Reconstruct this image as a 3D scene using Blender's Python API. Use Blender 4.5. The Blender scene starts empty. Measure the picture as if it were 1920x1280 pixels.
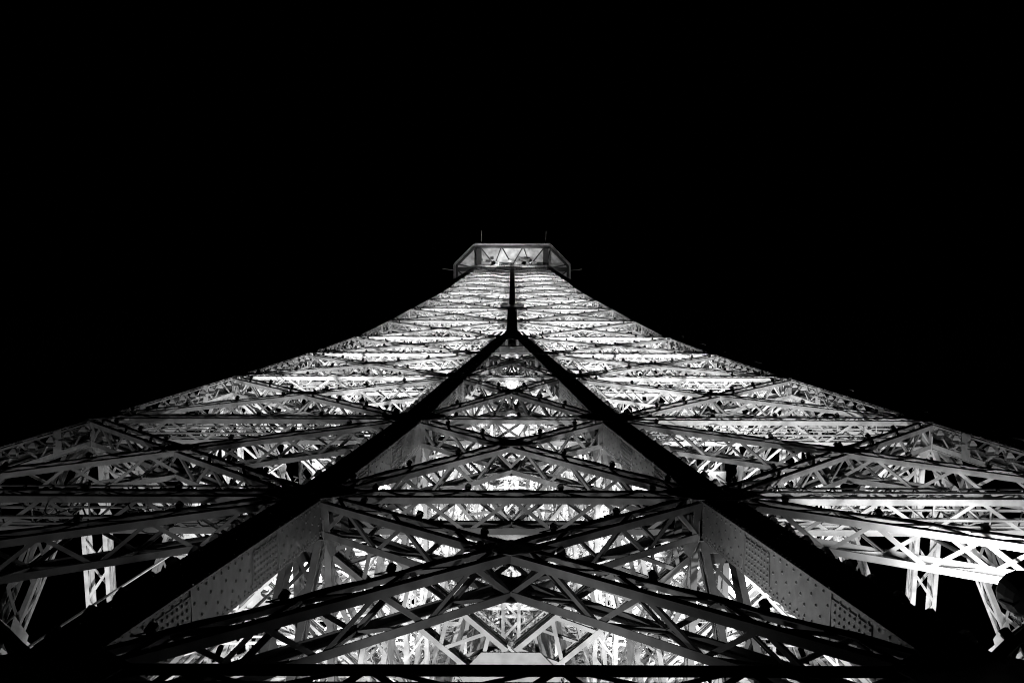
import bpy, math, random
import numpy as np
random.seed(7); rng = np.random.default_rng(7)
sc = bpy.context.scene
col = sc.collection

# ------------------------------------------------------------------ camera, sky, exposure
CAM = np.array([0.0, -21.0, 0.0]); PITCH = 80.0
cam = bpy.data.cameras.new('camera'); camo = bpy.data.objects.new('camera', cam); col.objects.link(camo)
cam.sensor_width = 36.0; cam.lens = 37.5; cam.clip_start = 0.1; cam.clip_end = 3000
camo.location = CAM
camo.rotation_mode = 'XYZ'
from mathutils import Matrix, Euler, Vector
_R = Euler((math.radians(90 + PITCH), 0, 0)).to_matrix() @ Matrix.Rotation(math.radians(0.22), 3, 'Z')
camo.rotation_euler = _R.to_euler('XYZ')
sc.camera = camo
w = bpy.data.worlds.new('World'); sc.world = w; w.use_nodes = True
wn = w.node_tree
bg = wn.nodes['Background']
sky = wn.nodes.new('ShaderNodeTexSky'); sky.sky_type = 'NISHITA'; sky.sun_disc = False
sky.sun_elevation = math.radians(-8); sky.sun_rotation = math.radians(180)
bw = wn.nodes.new('ShaderNodeRGBToBW')
wn.links.new(sky.outputs['Color'], bw.inputs[0]); wn.links.new(bw.outputs[0], bg.inputs['Color'])
bg.inputs['Strength'].default_value = 0.0006
sc.view_settings.view_transform = 'Standard'
sc.view_settings.look = 'None'
sc.view_settings.exposure = 0.0; sc.view_settings.gamma = 1.0
sc.view_settings.use_curve_mapping = False
sc.render.engine = 'CYCLES'
sc.cycles.use_denoising = True; sc.cycles.denoiser = 'OPENIMAGEDENOISE'; sc.cycles.denoising_prefilter = 'ACCURATE'
sc.cycles.max_bounces = 4; sc.cycles.diffuse_bounces = 1; sc.cycles.glossy_bounces = 2
sc.cycles.transmission_bounces = 2; sc.cycles.caustics_reflective = False; sc.cycles.caustics_refractive = False
sc.cycles.sample_clamp_indirect = 4.0
sc.cycles.pixel_filter_type = 'BLACKMAN_HARRIS'; sc.cycles.filter_width = 1.05

# ------------------------------------------------------------------ materials
def paint(name, base, rough, var=0.25, bump=0.15, scale=3.0, spec=0.35):
    m = bpy.data.materials.new(name); m.use_nodes = True
    t = m.node_tree; b = t.nodes['Principled BSDF']
    geo = t.nodes.new('ShaderNodeNewGeometry')
    n1 = t.nodes.new('ShaderNodeTexNoise'); n1.inputs['Scale'].default_value = scale; n1.inputs['Detail'].default_value = 6
    n2 = t.nodes.new('ShaderNodeTexNoise'); n2.inputs['Scale'].default_value = 0.35; n2.inputs['Detail'].default_value = 3
    t.links.new(geo.outputs['Position'], n1.inputs['Vector']); t.links.new(geo.outputs['Position'], n2.inputs['Vector'])
    mx = t.nodes.new('ShaderNodeMath'); mx.operation = 'MULTIPLY'
    t.links.new(n1.outputs['Fac'], mx.inputs[0]); t.links.new(n2.outputs['Fac'], mx.inputs[1])
    r = t.nodes.new('ShaderNodeValToRGB')
    r.color_ramp.elements[0].position = 0.1; r.color_ramp.elements[1].position = 0.42
    lo = base * (1 - var); hi = base * (1 + var)
    r.color_ramp.elements[0].color = (lo, lo, lo, 1); r.color_ramp.elements[1].color = (hi, hi, hi, 1)
    t.links.new(mx.outputs[0], r.inputs[0]); t.links.new(r.outputs[0], b.inputs['Base Color'])
    b.inputs['Roughness'].default_value = rough
    b.inputs['Specular IOR Level'].default_value = spec
    bp = t.nodes.new('ShaderNodeBump'); bp.inputs['Strength'].default_value = bump; bp.inputs['Distance'].default_value = 0.01
    t.links.new(n1.outputs['Fac'], bp.inputs['Height']); t.links.new(bp.outputs[0], b.inputs['Normal'])
    return m
IRON = paint('tower_paint', 0.31, 0.5, var=0.45, bump=.3)
PLATE = paint('plate_paint', 0.26, 0.5, var=0.3, scale=5)
DARK = paint('dark_metal', 0.02, 0.35, spec=.12)
SOFFIT = paint('soffit_paint', 0.30, 0.6, var=0.75, scale=1.0)
DECK = paint('deck_coating', 0.06, 0.8)
LENS = paint('frosted_cap', 0.35, 0.12, var=0.1, bump=0.0, spec=0.8)
LENS.node_tree.nodes['Principled BSDF'].inputs['Transmission Weight'].default_value = 0.25
CABLE = paint('cable_rubber', 0.08, 0.6)

# ------------------------------------------------------------------ mesh helpers
QUADS = np.array([[0,1,2,3],[7,6,5,4],[0,4,5,1],[1,5,6,2],[2,6,7,3],[3,7,4,0]])
def nrm(v): v = np.asarray(v, float); return v / np.linalg.norm(v)
class MB:
    def __init__(s): s.v = []; s.f = []; s.n = 0
    def add(s, v, f):
        s.v.append(np.asarray(v, float)); s.f += [tuple(int(i) + s.n for i in q) for q in f]; s.n += len(v)
    def hexa(s, c8): s.add(c8, QUADS)
    def beam(s, p0, p1, u, w, t):
        s.hexa(beam8(p0, p1, u, w, t))
    def poly(s, pts, n, t):                       # extruded polygon, thickness t along n
        pts = np.asarray(pts, float); n = nrm(n); k = len(pts)
        v = np.vstack([pts - n * t / 2, pts + n * t / 2])
        f = [tuple(range(k))[::-1], tuple(range(k, 2 * k))] + [(i, (i + 1) % k, k + (i + 1) % k, k + i) for i in range(k)]
        s.add(v, f)
    def tube(s, p0, p1, r, k=6, r1=None):
        p0 = np.asarray(p0, float); p1 = np.asarray(p1, float); a = nrm(p1 - p0); r1 = r if r1 is None else r1
        u = nrm(np.cross(a, [0.3, 0.2, 1] if abs(a[2]) < .9 else [1, 0.1, 0])); v = np.cross(a, u)
        ang = np.arange(k) * 2 * math.pi / k
        c = np.outer(np.cos(ang), u) + np.outer(np.sin(ang), v)
        s.add(np.vstack([p0 + c * r, p1 + c * r1]),
              [tuple(range(k))[::-1], tuple(range(k, 2 * k))] + [(i, (i + 1) % k, k + (i + 1) % k, k + i) for i in range(k)])
    def mesh(s, name, m):
        me = bpy.data.meshes.new(name)
        me.from_pydata(np.vstack(s.v), [], s.f); me.materials.append(m); me.update()
        return me
    def build(s, name, m, parent=None, kind=None):
        o = bpy.data.objects.new(name, s.mesh(name, m)); col.objects.link(o)
        if parent: o.parent = parent
        if kind: o['kind'] = kind
        return o
def beam8(p0, p1, u, w, t):
    p0 = np.asarray(p0, float); p1 = np.asarray(p1, float)
    a = nrm(p1 - p0); u = np.asarray(u, float); u = nrm(u - a * u.dot(a)); v = np.cross(a, u)
    o = [-u * w / 2 - v * t / 2, u * w / 2 - v * t / 2, u * w / 2 + v * t / 2, -u * w / 2 + v * t / 2]
    return np.array([p0 + q for q in o] + [p1 + q for q in o])
def empty(name, label=None, cat=None, loc=(0, 0, 0), group=None):
    o = bpy.data.objects.new(name, None); col.objects.link(o); o.location = loc; o.empty_display_size = .2
    if label: o['label'] = label; o['category'] = cat
    if group: o['group'] = group
    return o
def link(name, me, parent):
    o = bpy.data.objects.new(name, me); col.objects.link(o); o.parent = parent; return o

# projection, used only to decide how finely a member is split
_a = math.radians(PITCH)
def proj(p):
    q = np.asarray(p, float) - CAM
    d = q[1] * math.cos(_a) + q[2] * math.sin(_a); v = -q[1] * math.sin(_a) + q[2] * math.cos(_a)
    if d < .5: return None
    return 960 + 2000 * q[0] / d, 640 - 2000 * v / d, d
def seen(p, mx=0):
    r = proj(p); return r is not None and -mx < r[0] < 1920 + mx and -mx < r[1] < 1280 + mx

# ------------------------------------------------------------------ tower geometry
H  = [-1.6, 10.05, 20.8, 31.3, 42.9, 53.3, 63.2, 74.6, 84.7, 94.5, 103., 110.5, 117.5, 124., 130., 136., 141.5, 147., 151.2]
HW = [17.9, 15.4, 13.8, 12.75, 11.6, 10.6, 9.75, 9.0, 8.4, 7.8, 7.3, 6.9, 6.62, 6.28, 5.97, 5.68, 5.42, 5.2, 5.05]
S  = [6.3, 4.9, 4.05, 2.95, 2.15, 1.35, 0.52] + [0.0] * 12
NL = len(H); MERGE = 6

tower = empty('lattice_tower', 'tall riveted iron lattice tower lit from inside, rising to a small octagonal summit platform', 'tower', (0, 0, H[0]))
OFF = np.array([0, 0, -H[0]])
class TB(MB):                                    # builder in tower space (the tower's Empty stands on the deck)
    def build(s, name, m, parent=tower, kind=None):
        s.v = [np.vstack(s.v) + OFF]
        return MB.build(s, name, m, parent, kind)

deck = MB()
deck.hexa(beam8((0, -27, -1.75), (0, 27, -1.75), (1, 0, 0), 54, .3))
for y in (-26.9,):
    deck.beam((-27, y, -1.5), (27, y, -1.5), (0, 1, 0), .2, .2)
deck.build('platform_deck', DECK, None, 'structure')

# ---- girders: four angle chords laced on four faces
NODE = ['', 'lowest', 'second', 'third', 'fourth', 'fifth', 'sixth']
girders = []                                      # dicts, split by size later
def girder(p0, p1, n, W, Hh, trim=(.5, .5), rank=0, pitch=.95, fl=.13, bar=.075, tag=None):
    p0 = np.asarray(p0, float); p1 = np.asarray(p1, float)
    a = nrm(p1 - p0); p0 = p0 + a * trim[0]; p1 = p1 - a * trim[1]
    L = np.linalg.norm(p1 - p0)
    if L < .6: return
    n = np.asarray(n, float); n = nrm(n - a * n.dot(a)); b = np.cross(a, n)
    if b[2] < 0: b = -b
    girders.append(dict(p0=p0, p1=p1, a=a, n=n, b=b, W=W, H=Hh, L=L, rank=rank, pitch=pitch, fl=fl, bar=bar, tag=tag, x=fl == .11))
def chords(g):
    out = []; t = .014
    for sn in (-1, 1):
        for sb in (-1, 1):
            m = MB(); f = g['fl']
            c = g['n'] * sn * (g['W'] / 2 - t / 2) + g['b'] * sb * (g['H'] / 2 - f / 2)
            m.beam(g['p0'] + c, g['p1'] + c, g['b'], f, t)
            c = g['n'] * sn * (g['W'] / 2 - t - (f - t) / 2) + g['b'] * sb * (g['H'] / 2 - t / 2)
            m.beam(g['p0'] + c, g['p1'] + c, g['n'], f - t, t)
            out.append(m)
    return out
def lacing(g, faces=('n-', 'n+', 'b-', 'b+'), fine=True):
    """(face, p0, p1, u, w, t) for each bar"""
    out = []; a, n, b, L = g['a'], g['n'], g['b'], g['L']
    for fc in faces:
        s = -1 if fc[1] == '-' else 1
        if fc[0] == 'n': nor, side, half, off = n, b, g['H'] / 2 - g['fl'] * .35, g['W'] / 2 - .022
        else: nor, side, half, off = b, n, g['W'] / 2 - g['fl'] * .5, g['H'] / 2 - .022
        k = max(2, int(round(L / g['pitch'])))
        ph = 0 if (fc == 'b-' or fc == 'n-') else 1
        for i in range(k):
            sg = 1 if (i + ph) % 2 == 0 else -1
            q0 = g['p0'] + a * (L * i / k + .03) + nor * s * off - side * sg * half
            q1 = g['p0'] + a * (L * (i + 1) / k - .03) + nor * s * off + side * sg * half
            out.append((fc, q0, q1, np.cross(nor, q1 - q0), nor * s, g['bar']))
            if g['x'] and fc[0] == 'b':
                q0, q1 = q0 + side * sg * half * 2 - nor * s * .016, q1 - side * sg * half * 2 - nor * s * .016
                out.append((fc, q0, q1, np.cross(nor, q1 - q0), nor * s, g['bar']))
    return out
def put_bar(m, r, angle=True):
    fc, q0, q1, u, nor, w = r
    m.beam(q0, q1, u, w, .012)
    if angle:
        uu = nrm(u); o = uu * (w / 2 - .006) - nor * (.006 + w * .3)
        m.beam(q0 + o, q1 + o, nor, w * .6, .011)

gussets = []                                      # (polygon, n, t, rank)
def gusset(c, tdir, rdir, n, shape, offs, rank, t=.016):
    tdir = nrm(tdir); rdir = nrm(rdir); n = nrm(n)
    for o in offs:
        pts = [np.asarray(c) + tdir * x + rdir * y + n * o for x, y in shape]
        gussets.append((pts, np.cross(tdir, rdir), t, rank))
def bay(L0, R0, L1, R1, n, W, Hh, rank, X=True, horiz=True, gus=True, sc_=1.0, tag=None):
    """one panel of a face: L/R ribs at lower (0) and upper (1) level"""
    L0, R0, L1, R1 = map(lambda p: np.asarray(p, float), (L0, R0, L1, R1))
    wid = np.linalg.norm(R1 - L1)
    nn = np.asarray(n, float)
    if X:
        up_ = lambda a_, b_: 'rising' if (b_[0] - a_[0]) * (b_[2] - a_[2]) > 0 else 'falling'
        girder(L0, R1, nn, W, Hh, (.75 * sc_, .75 * sc_), rank, tag=tag and tag % up_(L0, R1) + ' brace'); girder(R0, L1, nn, W - .03, Hh + .02, (.75 * sc_, .75 * sc_), rank, tag=tag and tag % up_(R0, L1) + ' brace')
    if horiz and wid > 1.2:
        girder(L1, R1, nn, W + .04, Hh + .04, (.46, .46), rank, tag=tag and tag % 'cross' + ' girder')
    up = nrm((L1 + R1) / 2 - (L0 + R0) / 2); tx = nrm(R1 - L1)
    k = min(1.0, wid / 5.0) * sc_
    if gus and X:
        w0 = np.linalg.norm(R0 - L0); f = w0 / (w0 + wid); c = L0 + (R1 - L0) * f
        gusset(c, tx, up, nn, [(.75*k, 0), (0, .55*k), (-.75*k, 0), (0, -.55*k)], (-W/2 - .014, W/2 + .014), rank)
    if gus:
        a, b_ = .92 * k, .82 * k
        half = [(0, -b_), (.42*k, -b_), (a, -.3*k), (a, .3*k), (.42*k, b_), (0, b_)]
        gusset(L1, tx, nrm(L1 - L0), nn, half, (-W/2 - .05, W/2 + .05), rank)
        gusset(R1, -tx, nrm(R1 - R0), nn, half, (-W/2 - .052, W/2 + .052), rank)

def P(i, x, y): return np.array([x, y, H[i]])
for i in range(NL - 1):
    h0, h1, s0, s1 = HW[i], HW[i + 1], S[i], S[i + 1]
    big = i < MERGE
    W, Hh = (.74, .46) if big else (.62, .40)
    sc_ = 1.0 if big else max(.45, 1 - (i - 5) * .06)
    if big:
        for sx in (-1, 1):
            for sy in (-1, 1):
                A = [P(i, sx*h0, sy*h0), P(i+1, sx*h1, sy*h1)]; B = [P(i, sx*s0, sy*h0), P(i+1, sx*s1, sy*h1)]
                C = [P(i, sx*s0, sy*s0), P(i+1, sx*s1, sy*s1)]; Dd = [P(i, sx*h0, sy*s0), P(i+1, sx*h1, sy*s1)]
                front = sy < 0
                bay(A[0], B[0], A[1], B[1], (0, -sy, 0), W, Hh, 3 if front else 0, X=i > 0 or not front,
                    tag=f"{'left' if sx < 0 else 'right'} leg's {NODE[i+1]} %s" if front else None)
                bay(B[0], C[0], B[1], C[1], (sx, 0, 0), W, Hh, 1 if front else 0, X=i > 0)
                bay(C[0], Dd[0], C[1], Dd[1], (0, sy, 0), W, Hh, 1 if front else 0, X=i > 0)
                bay(Dd[0], A[0], Dd[1], A[1], (-sx, 0, 0), W, Hh, 2 if front else 0, X=i > 0)
                # plan bracing in the leg
                girder(A[1], C[1], (0, 0, 1), .34, .5, (.8, .8), 1 if front else 0, .8, .1, .06)
                girder(B[1], Dd[1], (0, 0, 1), .36, .48, (.8, .8), 1 if front else 0, .8, .1, .06)
        for sy in (-1, 1):
            if i == MERGE - 1: break
            bay(P(i, -s0, sy*h0), P(i, s0, sy*h0), P(i+1, -s1, sy*h1), P(i+1, s1, sy*h1), (0, -sy, 0), W, Hh,
                3 if sy < 0 else 0, X=i > 0 or sy > 0, tag=f"central bay's {NODE[i+1]} %s" if sy < 0 else None)
            bay(P(i, sy*h0, -s0), P(i, sy*h0, s0), P(i+1, sy*h1, -s1), P(i+1, sy*h1, s1), (-sy, 0, 0), W, Hh, 0, X=i > 0)
            if sy < 0 and i > 0:
                kx, ky = s1 - .2, min(3.7, (h1 - s1) * .42)
                for sx in (-1, 1):
                    girder((sx * kx, -h1 + .3, H[i+1] + .25), (0, -h1 + ky, H[i+1] + .25), (0, 0, 1), .34, .95, (.4, .5), 2, .55, .11, .085)
                gusset((0, -h1 + ky, H[i+1] + .06), (1, 0, 0), (0, 1, 0), (0, 0, 1), [(-1.1, -.1), (-.62, -.62), (.62, -.62), (1.1, -.1), (.8, .35), (-.8, .35)], (0,), 3)
                girder((0, -h1 + ky + .3, H[i+1] + .25), (0, -s1, H[i+1] + .25), (0, 0, 1), .34, .6, (.1, .3), 1, .7, .1, .08)
            if i > 0:
                for (xa, ya, xb, yb) in ((-1, sy, 1, sy), (sy, -1, sy, 1)):
                    nn_ = (0, 1, 0) if ya == yb else (1, 0, 0)
                    girder(P(i, xa*s0, ya*s0), P(i+1, xb*s1, yb*s1), nn_, .30, .30, (.5, .5), 1, .5, .07, .045)
                    girder(P(i, xb*s0, yb*s0), P(i+1, xa*s1, ya*s1), nn_, .34, .32, (.5, .5), 1, .5, .07, .045)
            # inner square and its diagonals
            girder(P(i+1, -s1, sy*s1), P(i+1, s1, sy*s1), (0, 1, 0), .5, .5, (.46, .46), 1, .7)
            girder(P(i+1, sy*s1, -s1), P(i+1, sy*s1, s1), (1, 0, 0), .52, .52, (.46, .46), 1, .7)
            girder(P(i+1, -s1, sy*s1), P(i+1, 0, 0), (0, 0, 1), .36, .62, (.5, .45), 1, .6, .1, .08)
            girder(P(i+1, s1, sy*s1), P(i+1, 0, 0), (0, 0, 1), .36, .62, (.5, .45), 1, .6, .1, .08)
    else:
        for (dx, dy) in ((0, -1), (0, 1), (-1, 0), (1, 0)):
            n = np.array([-dx, -dy, 0.0]); tx = np.array([-dy, dx, 0.0])
            rank = 3 if dy < 0 else (1 if dx else 0)
            def Q(k, t): return np.array([dx, dy, 0]) * HW[k] + tx * t * HW[k] + np.array([0, 0, H[k]])
            for sg in (-1, 1):
                bay(Q(i, 0), Q(i, sg), Q(i+1, 0), Q(i+1, sg), n, W, Hh, rank, sc_=sc_)
                girder(Q(i+1, 0), P(i+1, *( (np.array([dx, dy]) * 0 + (tx[:2]) * sg) * HW[i+1])), (0, 0, 1), .34, .46, (.6, .6), 0, .8, .1, .06)
            girder(Q(i+1, 0), P(i+1, dx * 1.4, dy * 1.4), (0, 0, 1), .36, .5, (.6, .1), 0, .8, .1, .06)

# ---- split girders: big ones in view become parts with sub-parts
def gsize(g):
    pts = [g['p0'] + (g['p1'] - g['p0']) * t for t in np.linspace(0, 1, 9)]
    vis = [proj(p) for p in pts]; inn = [v is not None and -20 < v[0] < 1940 and -20 < v[1] < 1300 for v in vis]
    if not any(inn): return 0
    dmin = min(v[2] for v, k in zip(vis, inn) if k)
    return 2000 / dmin * sum(inn) / 9 * g['L'] * (1, 1.2, 1.5, 2.5)[g['rank']]
for g in girders: g['px'] = gsize(g)
order = sorted(girders, key=lambda g: -g['px'])
NPART, NSPLIT = 295, 70
bars = []
for g in order[:NPART]:
    for r in lacing(g):
        mid = (r[1] + r[2]) / 2; pr = proj(mid)
        g.setdefault('bars', []).append(r)
        if r[0] == 'b-' and pr and seen(mid) and g['rank'] >= 3:
            bars.append((np.linalg.norm(r[2] - r[1]) / pr[2], id(r)))
bars.sort(reverse=True); single = {k for _, k in bars[:290]}
rest = TB(); far = TB()
for idx, g in enumerate(order):
    if idx < NPART:
        end = MB(); plates = []
        for e in (g['p0'] + g['a'] * .14, g['p1'] - g['a'] * .14):
            for sb in (-1, 1):
                q = e + g['b'] * sb * (g['H'] / 2 - .03)
                ep = TB(); ep.beam(q - g['a'] * .14, q + g['a'] * .14, g['n'], g['W'] - .06, .012); plates.append(ep)
                if idx >= NSPLIT: end.add(np.vstack(ep.v), ep.f)
        cs = chords(g)
        if idx >= NSPLIT:
            for c in cs:
                end.add(np.vstack(c.v), c.f)
        if idx >= NSPLIT:
            par = TB(); par.v, par.f, par.n = end.v, end.f, end.n
            go = par.build('lattice_girder', IRON)
        if idx < NSPLIT:
            go = empty('lattice_girder'); go.parent = tower
            for ep in plates: ep.build('batten_plate', IRON, go)
            for c in cs:
                cb = TB(); cb.v, cb.f, cb.n = c.v, c.f, c.n; cb.build('chord', IRON, go)
        for r in g['bars']:
            if id(r) in single:
                b = TB(); put_bar(b, r); b.build('lacing_bar', IRON, go)
            else: put_bar(rest, r, g['rank'] >= 2)
    else:
        for c in chords(g): far.add(np.vstack(c.v), c.f)
        for r in lacing(g): put_bar(far, r, False)
rest.build('lacing_bars', IRON, kind='stuff')
far.build('far_girders', IRON, kind='stuff')

gs = []
for (pts, n, t, rank) in gussets:
    c = np.mean(pts, 0); pr = proj(c)
    gs.append((0 if not (pr and seen(c, 60)) else (1 + rank * 2) / pr[2], pts, n, t))
gs.sort(key=lambda q: -q[0]); fg = TB()
for k, (px, pts, n, t) in enumerate(gs):
    if k < 200:
        b = TB(); b.poly(pts, n, t); b.build('gusset_plate', PLATE)
    else: fg.poly(pts, n, t)
fg.build('far_gussets', PLATE, kind='stuff')

# ---- ribs: box members, two riveted web plates, two laced faces
def rivet_row(m, pts, n, r=.030, hgt=.022):
    n = nrm(n); u = nrm(np.cross(n, [0.3, .5, .81])); v = np.cross(n, u); k = 6
    ang = np.arange(k) * 2 * math.pi / k; c = np.outer(np.cos(ang), u) + np.outer(np.sin(ang), v)
    f = [tuple(range(k, 2 * k))] + [(i, (i + 1) % k, k + (i + 1) % k, k + i) for i in range(k)]
    for p in pts: m.add(np.vstack([p + c * r, p + c * r * .5 + n * hgt]), f)
def rib(c0, c1, ox, oy, wx=.45, wy=.40, near=False, solid4=False, ends=True, open_side=False):
    """ox, oy: signs of the two outward faces, which carry solid webs"""
    c0 = np.asarray(c0, float); c1 = np.asarray(c1, float); m = TB(); X = np.array([1., 0, 0]); Y = np.array([0, 1., 0])
    a = nrm(c1 - c0); t = .024
    # webs (outward), front web overhangs
    webs = [(Y * oy, X, wy, wx + .06), (X * ox, Y, wx, wy - .012)]
    if open_side: webs = webs[:1]
    if solid4: webs += [(-Y * oy, X, wy, wx), (-X * ox, Y, wx, wy - .03)]
    for nor, side, off, half in webs:
        q = [c0 + nor * off - side * half, c0 + nor * off + side * half, c1 + nor * off + side * half, c1 + nor * off - side * half]
        i4 = [p - nor * t for p in q]
        m.hexa(np.array([q[0], q[1], i4[1], i4[0], q[3], q[2], i4[2], i4[3]]))
    # corner angles and lacing of the open faces
    if not solid4:
        opened = ((-Y * oy, X, wy, wx), (-X * ox, Y, wx, wy - .03)) + (((X * ox, Y, wx, wy - .03),) if open_side else ())
        for nor, side, off, half in opened:
            for sg in (-1, 1):
                q0 = c0 + nor * off + side * sg * (half - .07); q1 = c1 + nor * off + side * sg * (half - .07)
                slim = open_side and abs(nor[0]) > .5 and sg * side[1] * oy > 0
                m.beam(q0, q1, side, .05 if slim else .14, .02)
            L = np.linalg.norm(c1 - c0); k = max(3, int(L / .85))
            for i in range(k):
                for sg in ((-1, 1) if ends and not near else ((1, ) if i % 2 else (-1, ))):
                    if not near and sg < 0 and i % 2: continue
                    sgn = sg
                    p0 = c0 + (c1 - c0) * (i / k) + nor * (off - .02 - (.012 if sg > 0 else 0)) - side * sgn * (half - .08)
                    p1 = c0 + (c1 - c0) * ((i + 1) / k) + nor * (off - .02 - (.012 if sg > 0 else 0)) + side * sgn * (half - .08)
                    m.beam(p0, p1, np.cross(nor, p1 - p0), .07, .01)
                if i % 6 == 3:
                    p = c0 + (c1 - c0) * (i / k) + nor * (off + .012)
                    m.beam(p - a * .22, p + a * .22, side, half * 2 - .02, .014)
    o = m.build('corner_rib', PLATE)
    if near:
        L = np.linalg.norm(c1 - c0); rv = TB()
        joints = (.30, .66)
        for nor, side, off, half in webs[:2]:
            B0 = lambda s_, f_: c0 + a * s_ + nor * off + side * f_ * half
            for j in joints:                      # splice cover plates, proud of the web
                sp = TB(); cc = c0 + (c1 - c0) * j + nor * (off + .009)
                sp.beam(cc - a * 1.15, cc + a * .15, side, 2 * half - .26, .018); sp.build('splice_plate', PLATE, o)
                st = TB(); st.beam(cc - a * 1.2 + nor * .02, cc - a * 1.2 + nor * .06 + side * .0001, side, 2 * half - .02, .03)
                cc2 = c0 + (c1 - c0) * j + a * .2 + nor * (off + .008)
                st = TB(); st.beam(cc2 - side * (half - .01), cc2 + side * (half - .01), a, .05, .03); st.build('stiffener', PLATE, o)
            pts = []
            for f_ in (-.90, .90):
                pts += [B0(q, f_) for q in np.arange(.1, L - .1, .19)]
            for f_, ph in ((-.72, .0), (.72, .07)):
                pts += [B0(q, f_) for q in np.arange(.17 + ph, L - .1, .3)]
            for f_, ph in ((-.30, .2), (.30, .45), (0, .0)):
                pts += [B0(q, f_) for q in np.arange(.3 + ph, L - .3, .62)]
            for j in joints:
                for q in np.arange(L * j - 1.1, L * j + .1, .16):
                    pts += [B0(q, f_) + nor * .018 for f_ in (-.54, -.27, 0, .27, .54)]
            rivet_row(rv, pts, nor)
        rv.build('rivets', PLATE, o, 'stuff')
    return o
for i in range(NL - 1):
    h0, h1, s0, s1 = HW[i], HW[i+1], S[i], S[i+1]
    if i < MERGE:
        for sx in (-1, 1):
            for sy in (-1, 1):
                fr = sy < 0
                rib(P(i, sx*h0, sy*h0), P(i+1, sx*h1, sy*h1), sx, sy, .38, near=fr and 1 <= i <= 3, open_side=True)
                rib(P(i, sx*s0, sy*h0), P(i+1, sx*s1, sy*h1), -sx, sy, .33, near=fr and 1 <= i <= 4)
                rib(P(i, sx*s0, sy*s0), P(i+1, sx*s1, sy*s1), -sx, -sy)
                rib(P(i, sx*h0, sy*s0), P(i+1, sx*h1, sy*s1), sx, -sy)
    else:
        wx = .45 * max(.62, 1 - (i - 6) * .035)
        for sx in (-1, 1):
            for sy in (-1, 1): rib(P(i, sx*h0, sy*h0), P(i+1, sx*h1, sy*h1), sx, sy, wx, wx * .9, open_side=i < 10)
        g = .30 if i < 8 else .21
        for sy in (-1, 1):
            rib(P(i, 0, sy*h0), P(i+1, 0, sy*h1), 1, sy, g, wx * .9, solid4=True)
            rib(P(i, sy*h0, 0), P(i+1, sy*h1, 0), sy, 1, wx * .9, g, solid4=True)
# fillet plates where the two inner front ribs run together
for sy in (-1, 1):
    m = TB(); z = H[MERGE]
    for yy in (-.43, .43):
        y = sy * HW[MERGE] + yy
        pr = [(-1.1, z - 4.2), (-.35, z - 6.4), (.0, z - 4.6), (.35, z - 6.4), (1.1, z - 4.2), (.55, z + 3.5), (-.55, z + 3.5)]
        pr = [(-1.0, z - 3.2), (0, z - 2.0), (1.0, z - 3.2), (.62, z + .8), (.32, z + 4.), (-.32, z + 4.), (-.62, z + .8)]
        lean = lambda zz: sy * (HW[MERGE] - (zz - z) * (.082 if zz < z else .0676))
        m.poly([(x, lean(zz) + yy, zz) for x, zz in pr], (0, 1, .075), .02)
    m.build('fillet_plate', PLATE)
    m = TB(); z = H[MERGE] - 5.8; y = sy * (HW[MERGE] + .082 * 5.8)
    m.beam((-.8, y, z), (.8, y, z), (0, 1, 0), .7, .06); m.beam((-.8, y + sy * .36, z + .1), (.8, y + sy * .36, z + .1), (0, 0, 1), .3, .02)
    m.build('tie_plate', PLATE)

# ---- lift shaft in the middle
core = [(-1.15, -1.6), (1.15, -1.6), (1.15, 1.6), (-1.15, 1.6)]
for k, (x, y) in enumerate(core):
    m = TB(); top = np.array([x * .8, y * .62, H[-1]]); bot = np.array([x, y, H[0]])
    m.beam(bot, top, (1, 0, 0), .3, .02)
    for s_ in (-1, 1): m.beam(bot + np.array([s_ * .14, 0, 0]), top + np.array([s_ * .14, 0, 0]), (0, 1, 0), .28, .02)
    m.build('shaft_column', IRON)
m = TB(); zz = np.arange(1.5, H[-1], 2.6)
cp = lambda k, z: np.array([core[k][0] * (1 - .2 * (z - H[0]) / 148), core[k][1] * (1 - .38 * (z - H[0]) / 148), z])
for j, z in enumerate(zz):
    for k in range(4):
        a_, b_ = cp(k, z), cp((k + 1) % 4, z); m.beam(a_, b_, (0, 0, 1), .16, .09)
        if j < len(zz) - 1:
            c_, d_ = cp(k, zz[j + 1]), cp((k + 1) % 4, zz[j + 1])
            if j % 2: m.beam(a_, d_, (0, 0, 1), .09, .04)
            else: m.beam(b_, c_, (0, 0, 1), .09, .04)
m.build('shaft_bracing', IRON, kind='stuff')
m = TB()
for x in (-.5, 0, .5):
    m.tube((x, -.4, H[0]), (x * .8, -.3, H[-1]), .05)
    m.tube((x, .9, H[0]), (x * .8, .6, H[-1]), .035)
m.build('lift_cables', CABLE, kind='stuff')
m = TB(); m.poly([(-.55, -.42, H[4] + .2), (.55, -.42, H[4] + .2), (.8, .2, H[4] + .2), (-.8, .2, H[4] + .2)], (0, 0, 1), .03)
m.build('centre_plate', PLATE)

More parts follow.
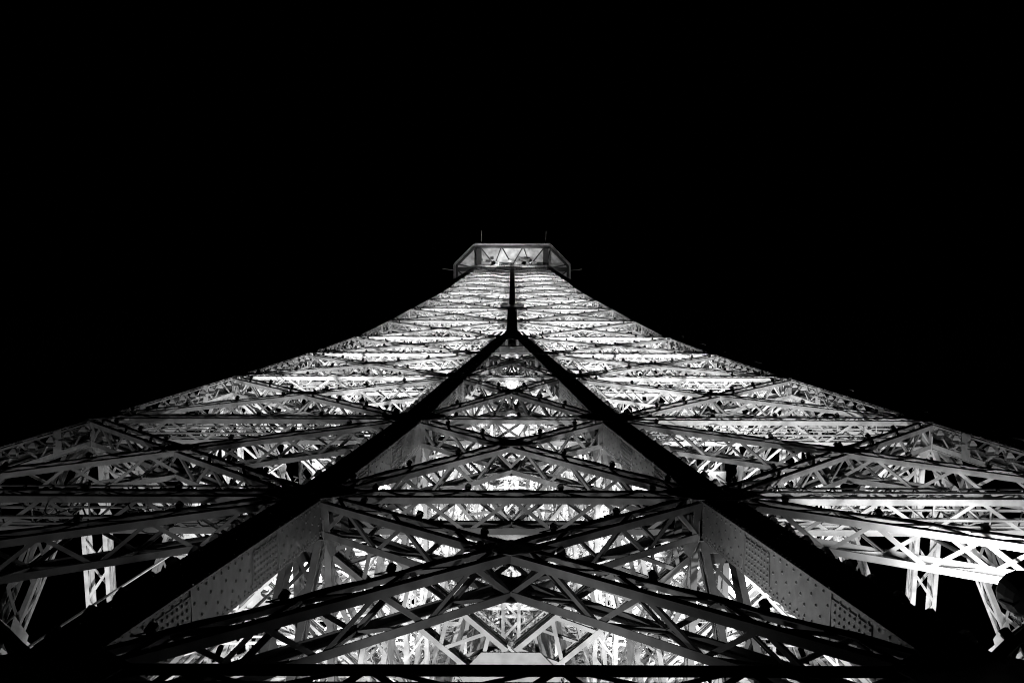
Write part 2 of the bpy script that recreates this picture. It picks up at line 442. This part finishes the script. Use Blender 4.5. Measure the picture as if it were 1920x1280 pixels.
# ---- secondary bracing and a winding stair in the upper shaft
m = TB()
for i in range(MERGE, NL - 1):
    for f in (.33, .66):
        hw = HW[i] * (1 - f) + HW[i+1] * f; z = H[i] * (1 - f) + H[i+1] * f
        q = lambda x, y: np.array([x * hw, y * hw, z])
        ring = [q(-1, -1), q(0, -1), q(1, -1), q(1, 0), q(1, 1), q(0, 1), q(-1, 1), q(-1, 0)]
        for k in range(8):
            a_, b_ = ring[k], ring[(k + 1) % 8]; inw = -nrm(np.array([(a_ + b_)[0], (a_ + b_)[1], 0])) * .5
            if not (ring[k][1] < 0 and ring[(k+1) % 8][1] < 0): m.beam(a_ + inw, b_ + inw, (0, 0, 1), .12, .1)
            m.beam(ring[k] * [.9, .9, 1], q(0, 0) + ring[k] * [.22, .22, 0], (0, 0, 1), .1, .08)
            if rng.random() < .6: m.beam(ring[k] * [.88, .88, 1], ring[(k + 3) % 8] * [.88, .88, 1] + [0, 0, rng.uniform(-1, 2)], (0, 0, 1), .09, .06)
    n = 34
    for k in range(n):
        an = k * .42; z = H[i] + (H[i+1] - H[i]) * k / n; c = np.array([-HW[i] * .42, -HW[i] * .3, z])
        d = np.array([math.cos(an), math.sin(an), 0]); m.beam(c + d * .1, c + d * 1.1, (-d[1], d[0], 0), .3, .03)
        d2 = np.array([math.cos(an + .42), math.sin(an + .42), 0]); up = np.array([0, 0, 1.])
        m.beam(c + d * 1.1 + up, c + d2 * 1.1 + up * (1 + (H[i+1] - H[i]) / n), up, .05, .05); m.beam(c + d * 1.1, c + d * 1.1 + up, d, .03, .03)
    for e in range(6):
        x, y = rng.uniform(-.75, .75, 2) * HW[i+1]; m.tube((x, y, H[i]), (x * .97, y * .97, H[i+1]), rng.uniform(.03, .09))
for i in range(2, MERGE):                          # lighter struts and ties inside the legs
    for sx in (-1, 1):
        for sy in (-1, 1):
            for f in (.25, .5, .75):
                if sy < 0 and i < 3: continue
                hw = HW[i] * (1 - f) + HW[i+1] * f; s_ = S[i] * (1 - f) + S[i+1] * f; z = H[i] * (1 - f) + H[i+1] * f
                q = [np.array([sx * hw, sy * s_, z]), np.array([sx * s_, sy * s_, z]), np.array([sx * s_, sy * hw, z]), np.array([sx * hw, sy * hw, z])]
                g_ = (H[i+1] - H[i]) * .25
                for k in (0, 1):
                    a_, b_ = q[k], q[k + 1]; n_ = np.array([0, sy, 0]) if k == 0 else np.array([-sx * -1, 0, 0]); o_ = n_ * .5
                    if k == 0 or sy > 0 or True:
                        m.beam(a_ + o_, b_ + o_, (0, 0, 1), .1, .08); m.beam(a_ + o_ * 1.5, b_ + o_ * 1.5, (0, 0, 1), .07, .06)
                        nseg = 6
                        for j in range(nseg):
                            p0 = a_ + (b_ - a_) * j / nseg + o_ * 1.5; p1 = a_ + (b_ - a_) * (j + 1) / nseg + o_ * 1.5
                            m.beam(p0 + [0, 0, 0 if j % 2 else g_ * .45], p1 + [0, 0, g_ * .45 if j % 2 else 0], (0, 0, 1), .07, .05)
                m.beam(q[0], q[2] + [0, 0, g_], (0, 0, 1), .09, .07); m.beam(q[1], q[3] + [0, 0, -g_ * .5], (0, 0, 1), .09, .07)
            for e in range(7):
                u1, u2 = rng.uniform(.15, .85, 2); x = S[i] + u1 * (HW[i] - S[i]); y = S[i] + u2 * (HW[i] - S[i])
                x1 = S[i+1] + u1 * (HW[i+1] - S[i+1]); y1 = S[i+1] + u2 * (HW[i+1] - S[i+1])
                m.tube((sx * x, sy * y, H[i]), (sx * x1, sy * y1, H[i+1]), rng.uniform(.025, .07))
m.build('secondary_bracing', IRON, kind='stuff')

# ---- stairs inside the front legs
for sx in (-1, 1):
    for i in range(3, MERGE):
        n = 4; z0, z1 = H[i], H[i+1]
        for k in range(n):
            m = TB(); za, zb = z0 + (z1 - z0) * k / n, z0 + (z1 - z0) * (k + 1) / n
            f = (za - z0) / (z1 - z0); cx = sx * 1.9 * (1 - .08 * i) + sx * ((HW[i] + S[i]) / 2 * (1 - f) + (HW[i+1] + S[i+1]) / 2 * f)
            cy = -((HW[i] + S[i]) / 2 * (1 - f) + (HW[i+1] + S[i+1]) / 2 * f) + 1.2
            xa, xb = (-1.7, 1.7) if k % 2 else (1.7, -1.7); yy = .5 if k % 2 else -.5
            for e in (-.38, .38):
                m.beam((cx + xa, cy + yy + e, za), (cx + xb, cy + yy + e, zb), (0, 0, 1), .2, .02)
                m.beam((cx + xa, cy + yy + e, za + 1.), (cx + xb, cy + yy + e, zb + 1.), (0, 0, 1), .04, .04)
                for q in np.linspace(0.05, .95, 5):
                    x = cx + xa + (xb - xa) * q; z = za + (zb - za) * q
                    m.beam((x, cy + yy + e, z), (x, cy + yy + e, z + 1.), (1, 0, 0), .03, .03)
            for q in np.linspace(0.04, .96, 13):
                x = cx + xa + (xb - xa) * q; z = za + (zb - za) * q
                m.beam((x, cy + yy - .36, z), (x, cy + yy + .36, z), (1, 0, 0), .26, .02)
            m.beam((cx + xb, cy - .95, zb), (cx + xb, cy + .95, zb), (1, 0, 0), .8, .03)
            m.build('stair_flight', IRON)

# ---- service walkways, pipes and cables behind the front cross girders
for i in range(2, 9):
    y = -HW[i]; z = H[i] - .15
    for sx in (-1, 1):
        xa, xb = sx * (S[i] + 1.0), sx * (HW[i] - 1.2)
        m = TB()
        for dy, dz, r in ((.05, -.1, .03), (.20, -.05, .022), (-.12, .05, .022)):
            m.tube((xa, y + dy, z + dz), (xb, y + dy, z + dz), r)
        m.build('service_pipe', IRON)
        m = TB(); n = int(abs(xb - xa) / .55); yw = y - .24
        for dy in (0, .48):
            for dz in (.0, .55, 1.05): m.tube((xa, yw + dy, z + dz), (xb, yw + dy, z + dz), .022)
        for k in range(n):
            x0 = xa + (xb - xa) * k / n; x1 = xa + (xb - xa) * (k + 1) / n
            for dy in (0, .48):
                m.beam((x0, yw + dy, z), (x1, yw + dy, z + 1.05), (0, 1, 0), .03, .03)
                m.beam((x0, yw + dy, z), (x0, yw + dy, z + 1.05), (0, 1, 0), .035, .03)
            m.beam((x0, yw, z), (x1 if k % 2 else x0, yw + .48, z), (0, 0, 1), .03, .03)
        m.build('walkway', IRON)
for j in range(26):                               # loops of cable hanging from the girders
    i = 2 + j % 4; sx = 1 if j % 2 else -1
    x = sx * rng.uniform(S[i] + 1.2, HW[i] - 1.5); y = -HW[i] + rng.uniform(-.2, .3); z = H[i] - .2
    w_, dp = rng.uniform(.15, .5), rng.uniform(.3, .9); m = TB(); pv = None
    for t in np.linspace(-1, 1, 9):
        q = np.array([x + t * w_, y + .05 * t, z - dp * (1 - t * t)])
        if pv is not None: m.tube(pv, q, .014, 5)
        pv = q
    m.build('hanging_cable', CABLE)

# ---- balcony of the intermediate floor
z = H[8] + .3; y = -HW[8] - .42; m = TB()
m.beam((-.95, y, z), (.95, y, z), (0, 1, 0), .3, .04)
for q in (.1, .55, 1.05): m.beam((-.95, y - .16, z + q), (.95, y - .16, z + q), (0, 0, 1), .05, .04)
for x in np.arange(-.95, .94, .19): m.beam((x, y - .16, z), (x + .19, y - .16, z + 1.05), (0, 1, 0), .03, .04)
m.build('balcony', IRON)

# ---- summit platform
ZP = 151.6; E1, E2 = 8.2, 5.36
def octa(e1, e2, z): return [np.array(p + (z,)) for p in ((-e2, -e1), (e2, -e1), (e1, -e2), (e1, e2), (e2, e1), (-e2, e1), (-e1, e2), (-e1, -e2))]
summit = empty('summit_platform'); summit.parent = tower; summit.location = (0, 0, 0)
oo, oi = octa(E1, E2, ZP), octa(5.3, 4.3, ZP)
for k in range(8):                                 # flat soffit panels round the shaft
    a0, a1, b0, b1 = oi[k], oi[(k+1) % 8], oo[k], oo[(k+1) % 8]
    m = TB(); m.poly([a0, a1, b1, b0], (0, 0, 1), .05); m.build('soffit_panel', SOFFIT, summit)
    L = 2 if k % 2 else 6; dn = np.array([0, 0, -1.])
    m = TB()
    for q in range(L):                             # thin braces under the soffit
        f0, f1 = .06 + .88 * q / L, .06 + .88 * (q + 1) / L
        e0, e1 = (b0 * .92 + a0 * .08, b1 * .92 + a1 * .08)
        p0 = (a0 * (1 - f0) + a1 * f0) if q % 2 else (e0 * (1 - f0) + e1 * f0)
        p1 = (e0 * (1 - f1) + e1 * f1) if q % 2 else (a0 * (1 - f1) + a1 * f1)
        m.beam(p0 + dn * (.1 + .012 * (q % 2)), p1 + dn * (.1 + .012 * (q % 2)), np.cross(dn, p1 - p0), .17, .12)
    m.build('soffit_brace', DARK, summit)
    up = np.array([0, 0, 1.]); out = nrm(np.array([(b0 + b1)[0], (b0 + b1)[1], 0])); t_ = nrm(b1 - b0)
    m = TB(); m.beam(b0 - out * .3 - up * .12 + t_ * .1, b1 - out * .3 - up * .12 - t_ * .1, out, .34, .2); m.build('edge_beam', DARK, summit)
    m = TB(); m.beam(b0 + up * .45 + out * .06, b1 + up * .45 + out * .06, up, .9, .1); m.build('fascia', DARK, summit)
    m = TB(); m.beam(b0 - up * .06 + out * .12, b1 - up * .06 + out * .12, up, .06, .06); m.build('rim_rail', IRON, summit)
    m = TB()
    for q in (.5, 1.0, 1.5, 2.2): m.beam(b0 + up * (.9 + q), b1 + up * (.9 + q), up, .05, .05)
    for f in np.linspace(0, 1, 12)[:-1]: m.beam(b0 * (1 - f) + b1 * f + up * .9, b0 * (1 - f) + b1 * f + up * 3.1, out, .06, .06)
    m.build('guard_rail', IRON, summit)
for sg in (-1, 1):
    m = TB(); m.beam((sg * 4.75, -7.75, ZP - .33), (sg * 4.75, 7.75, ZP - .33), (1, 0, 0), .75, .5); m.build('cross_beam', DARK, summit)
    for sy in (-1, 1):
        m = TB(); m.beam((sg * 5.4, sy * 4.75, ZP - .3), (sg * 7.75, sy * 4.75, ZP - .3), (0, 1, 0), .6, .44); m.build('cross_beam', DARK, summit)
    m = TB(); m.beam((-4.6, sg * 5.3, ZP - .25), (4.6, sg * 5.3, ZP - .25), (0, 1, 0), .3, .36); m.build('cross_beam', DARK, summit)
for j in range(14):                                # boxes and pipes crowded under the floor
    x = rng.uniform(-4.3, 4.3); y = rng.uniform(-6.4, -4.6); z = ZP - rng.uniform(.5, 1.6); m = TB()
    m.beam((x, y, z), (x + rng.uniform(.3, 1.1), y, z + rng.uniform(-.1, .1)), (0, 1, 0), rng.uniform(.1, .5), rng.uniform(.1, .5)); m.build('service_box', DARK if j % 3 else IRON, summit)
m = TB(); m.poly(octa(E1 - .05, E2 - .02, ZP + .3), (0, 0, 1), .2); m.build('platform_floor', SOFFIT, summit)
m = TB()
for z in (ZP + .42, ZP + 3.4):
    m.poly(octa(5.5, 3.4, z + (1.5 if z < ZP + 2 else .3)), (0, 0, 1), 3.0 if z < ZP + 2 else .5)
m.build('cabin', PLATE, summit)
m = TB(); m.tube((0, 0, ZP + 4), (0, 0, ZP + 16), 1.6, 12, .6); m.tube((0, 0, ZP + 16), (0, 0, ZP + 34), .5, 8, .15); m.build('mast', IRON, summit)
for x in (-2.3, .1, 2.9):                         # small door-like frames under the platform
    m = TB(); y, z = -6.0, 147.6
    for e in (-.42, .42): m.beam((x + e, y, z), (x + e, y + .12, z + 2.1), (1, 0, 0), .14, .1)
    m.beam((x - .42, y + .12, z + 2.1), (x + .42, y + .12, z + 2.1), (0, 1, 0), .12, .12); m.build('hoist_frame', IRON, summit)
for nm, a_, b_ in (('thin rod antenna on the front edge of the summit platform, near its left corner', (-4.35, -E1 - .1, ZP + .8), (-4.4, -E1 - 1.9, ZP + .9)),
                   ('thin rod antenna on the front edge of the summit platform, near its right corner', (4.75, -E1 - .1, ZP + .8), (4.8, -E1 - 1.9, ZP + .9)),
                   ('thin rod antenna sticking out sideways from the left side of the summit platform', (-E1 - .1, -4.5, ZP + .5), (-E1 - 1.8, -4.7, ZP + .4)),
                   ('thin rod antenna sticking out sideways from the right side of the summit platform', (E1 + .1, -4.5, ZP + .5), (E1 + 1.8, -4.7, ZP + .4))):
    t = empty('rod_antenna', nm, 'antenna', a_, 'rod antennas on the summit platform'); d = np.array(b_) - np.array(a_)
    m = MB(); m.tube((0, 0, 0), d, .026, 6, .016); m.build('rod', IRON, t)
    m = MB(); m.tube(-.12 * nrm(d), .2 * nrm(d), .1, 8); m.build('foot', DARK, t)

# ------------------------------------------------------------------ floodlights (each with its own lamp)
def lathe(prof, k=14):
    m = MB(); ang = np.arange(k) * 2 * math.pi / k
    v = np.vstack([np.stack([np.cos(ang) * r, np.sin(ang) * r, np.full(k, z)], 1) for r, z in prof])
    f = [(j * k + i, j * k + (i + 1) % k, (j + 1) * k + (i + 1) % k, (j + 1) * k + i) for j in range(len(prof) - 1) for i in range(k)]
    f += [tuple(range(k))[::-1], tuple((len(prof) - 1) * k + i for i in range(k))]
    m.add(v, f); return m
def flood_meshes(s):
    hs = lathe([(.06*s, -.34*s), (.2*s, -.3*s), (.27*s, -.16*s), (.30*s, 0), (.30*s, .03*s)]).mesh('housing', DARK)
    ln = lathe([(.27*s, .034*s), (.24*s, .05*s), (.1*s, .07*s)]).mesh('lens', LENS)
    y = MB()
    for e in (-1, 1): y.beam((e*.33*s, 0, -.02), (e*.33*s, 0, -.5*s), (0, 1, 0), .07*s, .02)
    y.beam((-.33*s, 0, -.5*s), (.33*s, 0, -.5*s), (0, 1, 0), .07*s, .025)
    fin = MB()
    for a_ in np.arange(6) * math.pi / 3:
        fin.beam((.2*s*math.cos(a_), .2*s*math.sin(a_), -.33*s), (.29*s*math.cos(a_), .29*s*math.sin(a_), -.08*s), (-math.sin(a_), math.cos(a_), 0), .02, .05)
    return hs, ln, y.mesh('yoke', DARK), fin.mesh('cooling_fin', DARK)
FM = flood_meshes(1.0); FMB = flood_meshes(1.15)
def floodlight(loc, aim, power, label, group, cone=110, blend=.6, big=False):
    d = Vector(aim).normalized(); q = d.to_track_quat('Z', 'Y')
    t = empty('floodlight', label, 'floodlight', loc, group); t.rotation_mode = 'QUATERNION'; t.rotation_quaternion = q
    for nme, me in zip(('housing', 'lens', 'yoke', 'cooling_fin'), FMB if big else FM): link(nme, me, t)
    l = bpy.data.lights.new('lamp', 'SPOT'); l.energy = power; l.spot_size = math.radians(cone); l.spot_blend = blend
    l.shadow_soft_size = .12; l.color = (1, 1, 1)
    lo = bpy.data.objects.new('lamp', l); col.objects.link(lo); lo.parent = t; lo.location = (0, 0, .25); lo.rotation_euler = (math.pi, 0, 0)
    return t
ORD = ['lowest', 'second', 'third', 'fourth', 'fifth', 'sixth', 'seventh', 'eighth', 'ninth', 'tenth', 'eleventh', 'twelfth', 'thirteenth', 'fourteenth', 'fifteenth', 'sixteenth', 'seventeenth']
LEGPOW = {(-1, -1): [0, 1.8e3, 8e3, 1.5e4, 1.7e4, 1.7e4], (1, -1): [0, 6e3, 1.3e4, 1.8e4, 1.8e4, 1.8e4],
          (-1, 1): [3e3, 7e3, 1e4, 1.3e4, 1.5e4, 1.5e4], (1, 1): [3e3, 7e3, 1e4, 1.3e4, 1.5e4, 1.5e4]}
for (sx, sy), pw in LEGPOW.items():
    nm = ('front' if sy < 0 else 'rear') + (' left' if sx < 0 else ' right')
    for i in range(MERGE):
        c = (HW[i] + S[i]) / 2
        if pw[i] == 0: continue
        floodlight((sx * (c - 1.4), sy * (c - .3), H[i] + .9), (sx * .05, -.12 if sy > 0 else ((.5 if sx < 0 else .3) if i < 3 else .12), 1), pw[i],
                   f'dark round floodlight inside the {nm} leg of the tower, {ORD[i]} from the bottom', 'floodlights inside the legs')
for i in range(1, MERGE):
    floodlight((-.35 * S[i], -(HW[i] + S[i]) / 2 - .6, H[i] + .5), (.12, .4, 1), (8e2, 1.2e3, 8e2, 4e2, 4e2)[i-1],
               f'dark round floodlight in the central bay between the front legs, {ORD[i-1]} from the bottom', 'floodlights of the central bay')
floodlight((-1.2, -9.6, H[1] + .5), (.1, .06, 1), 5.5e3, 'added narrow-beam floodlight low in the tower, brightening the V of girders above', 'floodlights of the central bay', 48, .5)  # added spot that brightens the V girders from below
floodlight((-2.4, -12.4, 7.4), (.25, .3, 1), 5e2, 'added floodlight below the frame in the central bay, brightening the inner rib plates', 'floodlights of the central bay', 95, .4)  # added out of view, lifts the lower part of the rib webs
for sx, p in ((1, 1300), (-1, 260)):  # added pair of fill lamps for the inner rib webs
    floodlight((-sx * .9, -7.6, 14.2), (sx * .55, -.83, .12), p, f'added floodlight behind the central bay, brightening the web plate of the {"right" if sx > 0 else "left"} inner rib', 'floodlights of the central bay', 52, .8)
for i in range(MERGE, NL - 5):
    for sx in (-1, 1):
        for sy in (-1, 1):
            floodlight((sx * HW[i] * .44, sy * HW[i] * .5, H[i] + .7), (0, 0, 1), 7.4e3 * (.95 ** (i - 6)) * (.35, 1.7, .6, 1.25)[(i + (sx > 0) + 2 * (sy > 0)) % 4],
                       f'small floodlight in the {"front" if sy < 0 else "rear"} {"left" if sx < 0 else "right"} quarter of the upper shaft, {ORD[i-6]} from the bottom',
                       'floodlights in the upper shaft')
floodlight((7.75, -14.45, 15.35), (.08, .02, 1), 1.8e3, 'big round floodlight at the right edge, hung on the lower diagonal of the right leg', 'large floodlights', 80, .5, True)
for k, (x, y, p) in enumerate(((-2.6, -6.2, 1500), (1.6, -6.2, 1150), (-6.1, -4.6, 150), (6.1, -4.6, 130), (-6.1, 2, 420), (6.1, 2, 460))):  # added fill lamps that brighten the soffit panels
    d = nrm([x, y, 0])
    floodlight((x, y, 146.0), (d[0] * .35, d[1] * .35, 1), p, 'small added floodlight under the summit platform, ' + ('at the left of its front', 'at the right of its front', 'on its left side near the front corner', 'on its right side near the front corner', 'on its left side farther back', 'on its right side farther back')[k],
               'added floodlights under the summit platform', 130)

# ------------------------------------------------------------------ pyramid lamps
m = MB(); m.hexa(beam8((0, 0, .02), (0, 0, .09), (1, 0, 0), .15, .15)); LB = m.mesh('lamp_base', DARK)
m = MB(); r = .105
m.add([(-r, -r, .092), (r, -r, .092), (r, r, .092), (-r, r, .092), (-r*.92, -r*.92, .13), (r*.92, -r*.92, .13), (r*.92, r*.92, .13), (-r*.92, r*.92, .13), (-.03, -.03, .22), (.03, -.03, .22), (.03, .03, .22), (-.03, .03, .22)],
      [(3, 2, 1, 0), (0, 1, 5, 4), (1, 2, 6, 5), (2, 3, 7, 6), (3, 0, 4, 7), (4, 5, 9, 8), (5, 6, 10, 9), (6, 7, 11, 10), (7, 4, 8, 11), (8, 9, 10, 11)])
LC = m.mesh('lamp_cap', LENS)
m = MB(); m.beam((-.36, 0, -.03), (.1, 0, -.03), (0, 1, 0), .05, .02); m.beam((-.3, .02, -.03), (-.02, .02, .05), (0, 1, 0), .03, .02); LA = m.mesh('bracket', DARK)
farl = MB(); nl = ncab = 0; NUM = ['first'] + ORD[1:]
def lamp(p, side, label, group, sz=1.0):
    """side: x direction of the bracket, apex towards the outside of the front face"""
    global nl
    if not seen(p, 30): return
    M = Matrix(((side, 0, 0), (0, 0, -1), (0, side, 0))).transposed() if False else Matrix.Rotation(math.radians(90), 3, 'X')
    if side < 0: M = M @ Matrix.Rotation(math.pi, 3, 'Z')
    if nl < 290 and label:
        nl += 1
        t = empty('pyramid_lamp', label, 'lamp', p, group); t.rotation_euler = M.to_euler(); t.scale = (sz,) * 3
        link('lamp_base', LB, t); link('lamp_cap', LC, t); link('bracket', LA, t)
    else:
        R3 = np.array(M)
        for me in (LB, LC):
            v = np.empty(len(me.vertices) * 3); me.vertices.foreach_get('co', v)
            farl.add(v.reshape(-1, 3) * min(sz, .6) @ R3.T + np.asarray(p), [tuple(q.vertices) for q in me.polygons])
for i in range(0, MERGE):
    L = H[i+1] - H[i]
    for sx in (-1, 1):
        sd = 'left' if sx < 0 else 'right'
        for inner in (True, False):
            for k, q in enumerate(np.arange(.9, L - .7, .88)):
                f = q / L; hw = HW[i] * (1 - f) + HW[i+1] * f; s_ = S[i] * (1 - f) + S[i+1] * f
                x = sx * (s_ + .33 + .30) if inner else sx * (hw - .38 - .30)
                p = (x, -hw - .12, H[i] + q)
                word = 'inner' if inner else 'outer'
                lb = f'pyramid lamp beside the {sd} {word} rib, {NUM[k]} up from its {NODE[i]} joint' if i else None
                lamp(p, sx if inner else -sx, lb if i < 5 else None, f'pyramid lamps along the {sd} {word} rib above its {NODE[i]} joint')
for g in order:
    if g['rank'] < 3 or g['px'] <= 0 or g['L'] < 2: continue
    if ncab < 60:
        ncab += 1; m = TB(); c = -g['n'] * (g['W'] / 2 - .03) + g['b'] * (g['H'] / 2 + .035); ts = np.arange(0, 1.001, .95 / g['L'] / 2)
        for t0, t1 in zip(ts[:-1], ts[1:]):
            w0, w1 = .02 * math.sin(t0 * 37 + ncab), .02 * math.sin(t1 * 37 + ncab)
            m.tube(g['p0'] + g['a'] * g['L'] * t0 + c + g['n'] * w0, g['p0'] + g['a'] * g['L'] * t1 + c + g['n'] * w1, .022, 5)
        m.build('lamp_cable', CABLE)
    qs = np.arange(.8, g['L'] - .4, 1.9); qs = qs if g['a'][0] > 0 else g['L'] - qs
    k = 0
    for q in qs:
        p = g['p0'] + g['a'] * q - g['n'] * (g['W'] / 2 - .03) + g['b'] * (g['H'] / 2 + .06)
        if not seen(p, 0): continue
        lamp(p, 1, f"small lamp on the {g['tag']}, {NUM[k]} from its left end" if g['tag'] else None, 'pyramid lamps on the front girders', .68); k += 1
farl.build('far_lamps', DARK, tower, 'stuff').location = OFF
# small bracket lamps outside the two outer ribs
m = MB()
for a_, b_ in (((0, 0, 0), (.5, -.1, .3)), ((.5, -.1, .3), (.75, -.1, .05)), ((.5, -.3, .3), (.5, .1, .3)), ((.75, -.3, .05), (.75, .1, .05)), ((.5, -.3, .3), (.75, -.3, .05)), ((.5, .1, .3), (.75, .1, .05))):
    m.beam(a_, b_, (.1, 1, .2), .05, .05)
EB = m.mesh('frame', paint('weathered_metal', .12, .5))
m = MB(); m.hexa(beam8((.52, -.1, .22), (.68, -.1, .06), (0, 1, 0), .3, .12)); EH = m.mesh('lamp_head', DARK)
for sx in (-1, 1):
    for k in range(9):
        i = 2 + k // 2; f = .25 + .5 * (k % 2); hw = HW[i] * (1 - f) + HW[i+1] * f; z = H[i] * (1 - f) + H[i+1] * f
        t = empty('bracket_lamp', f'dim framed lamp on a bracket outside the {"left" if sx < 0 else "right"} outer rib, {ORD[k]} from the bottom', 'lamp', (sx * (hw + .47), -hw + .1, z), 'bracket lamps outside the outer ribs')
        if sx < 0: t.rotation_euler = (0, 0, math.pi)
        link('frame', EB, t); link('lamp_head', EH, t)
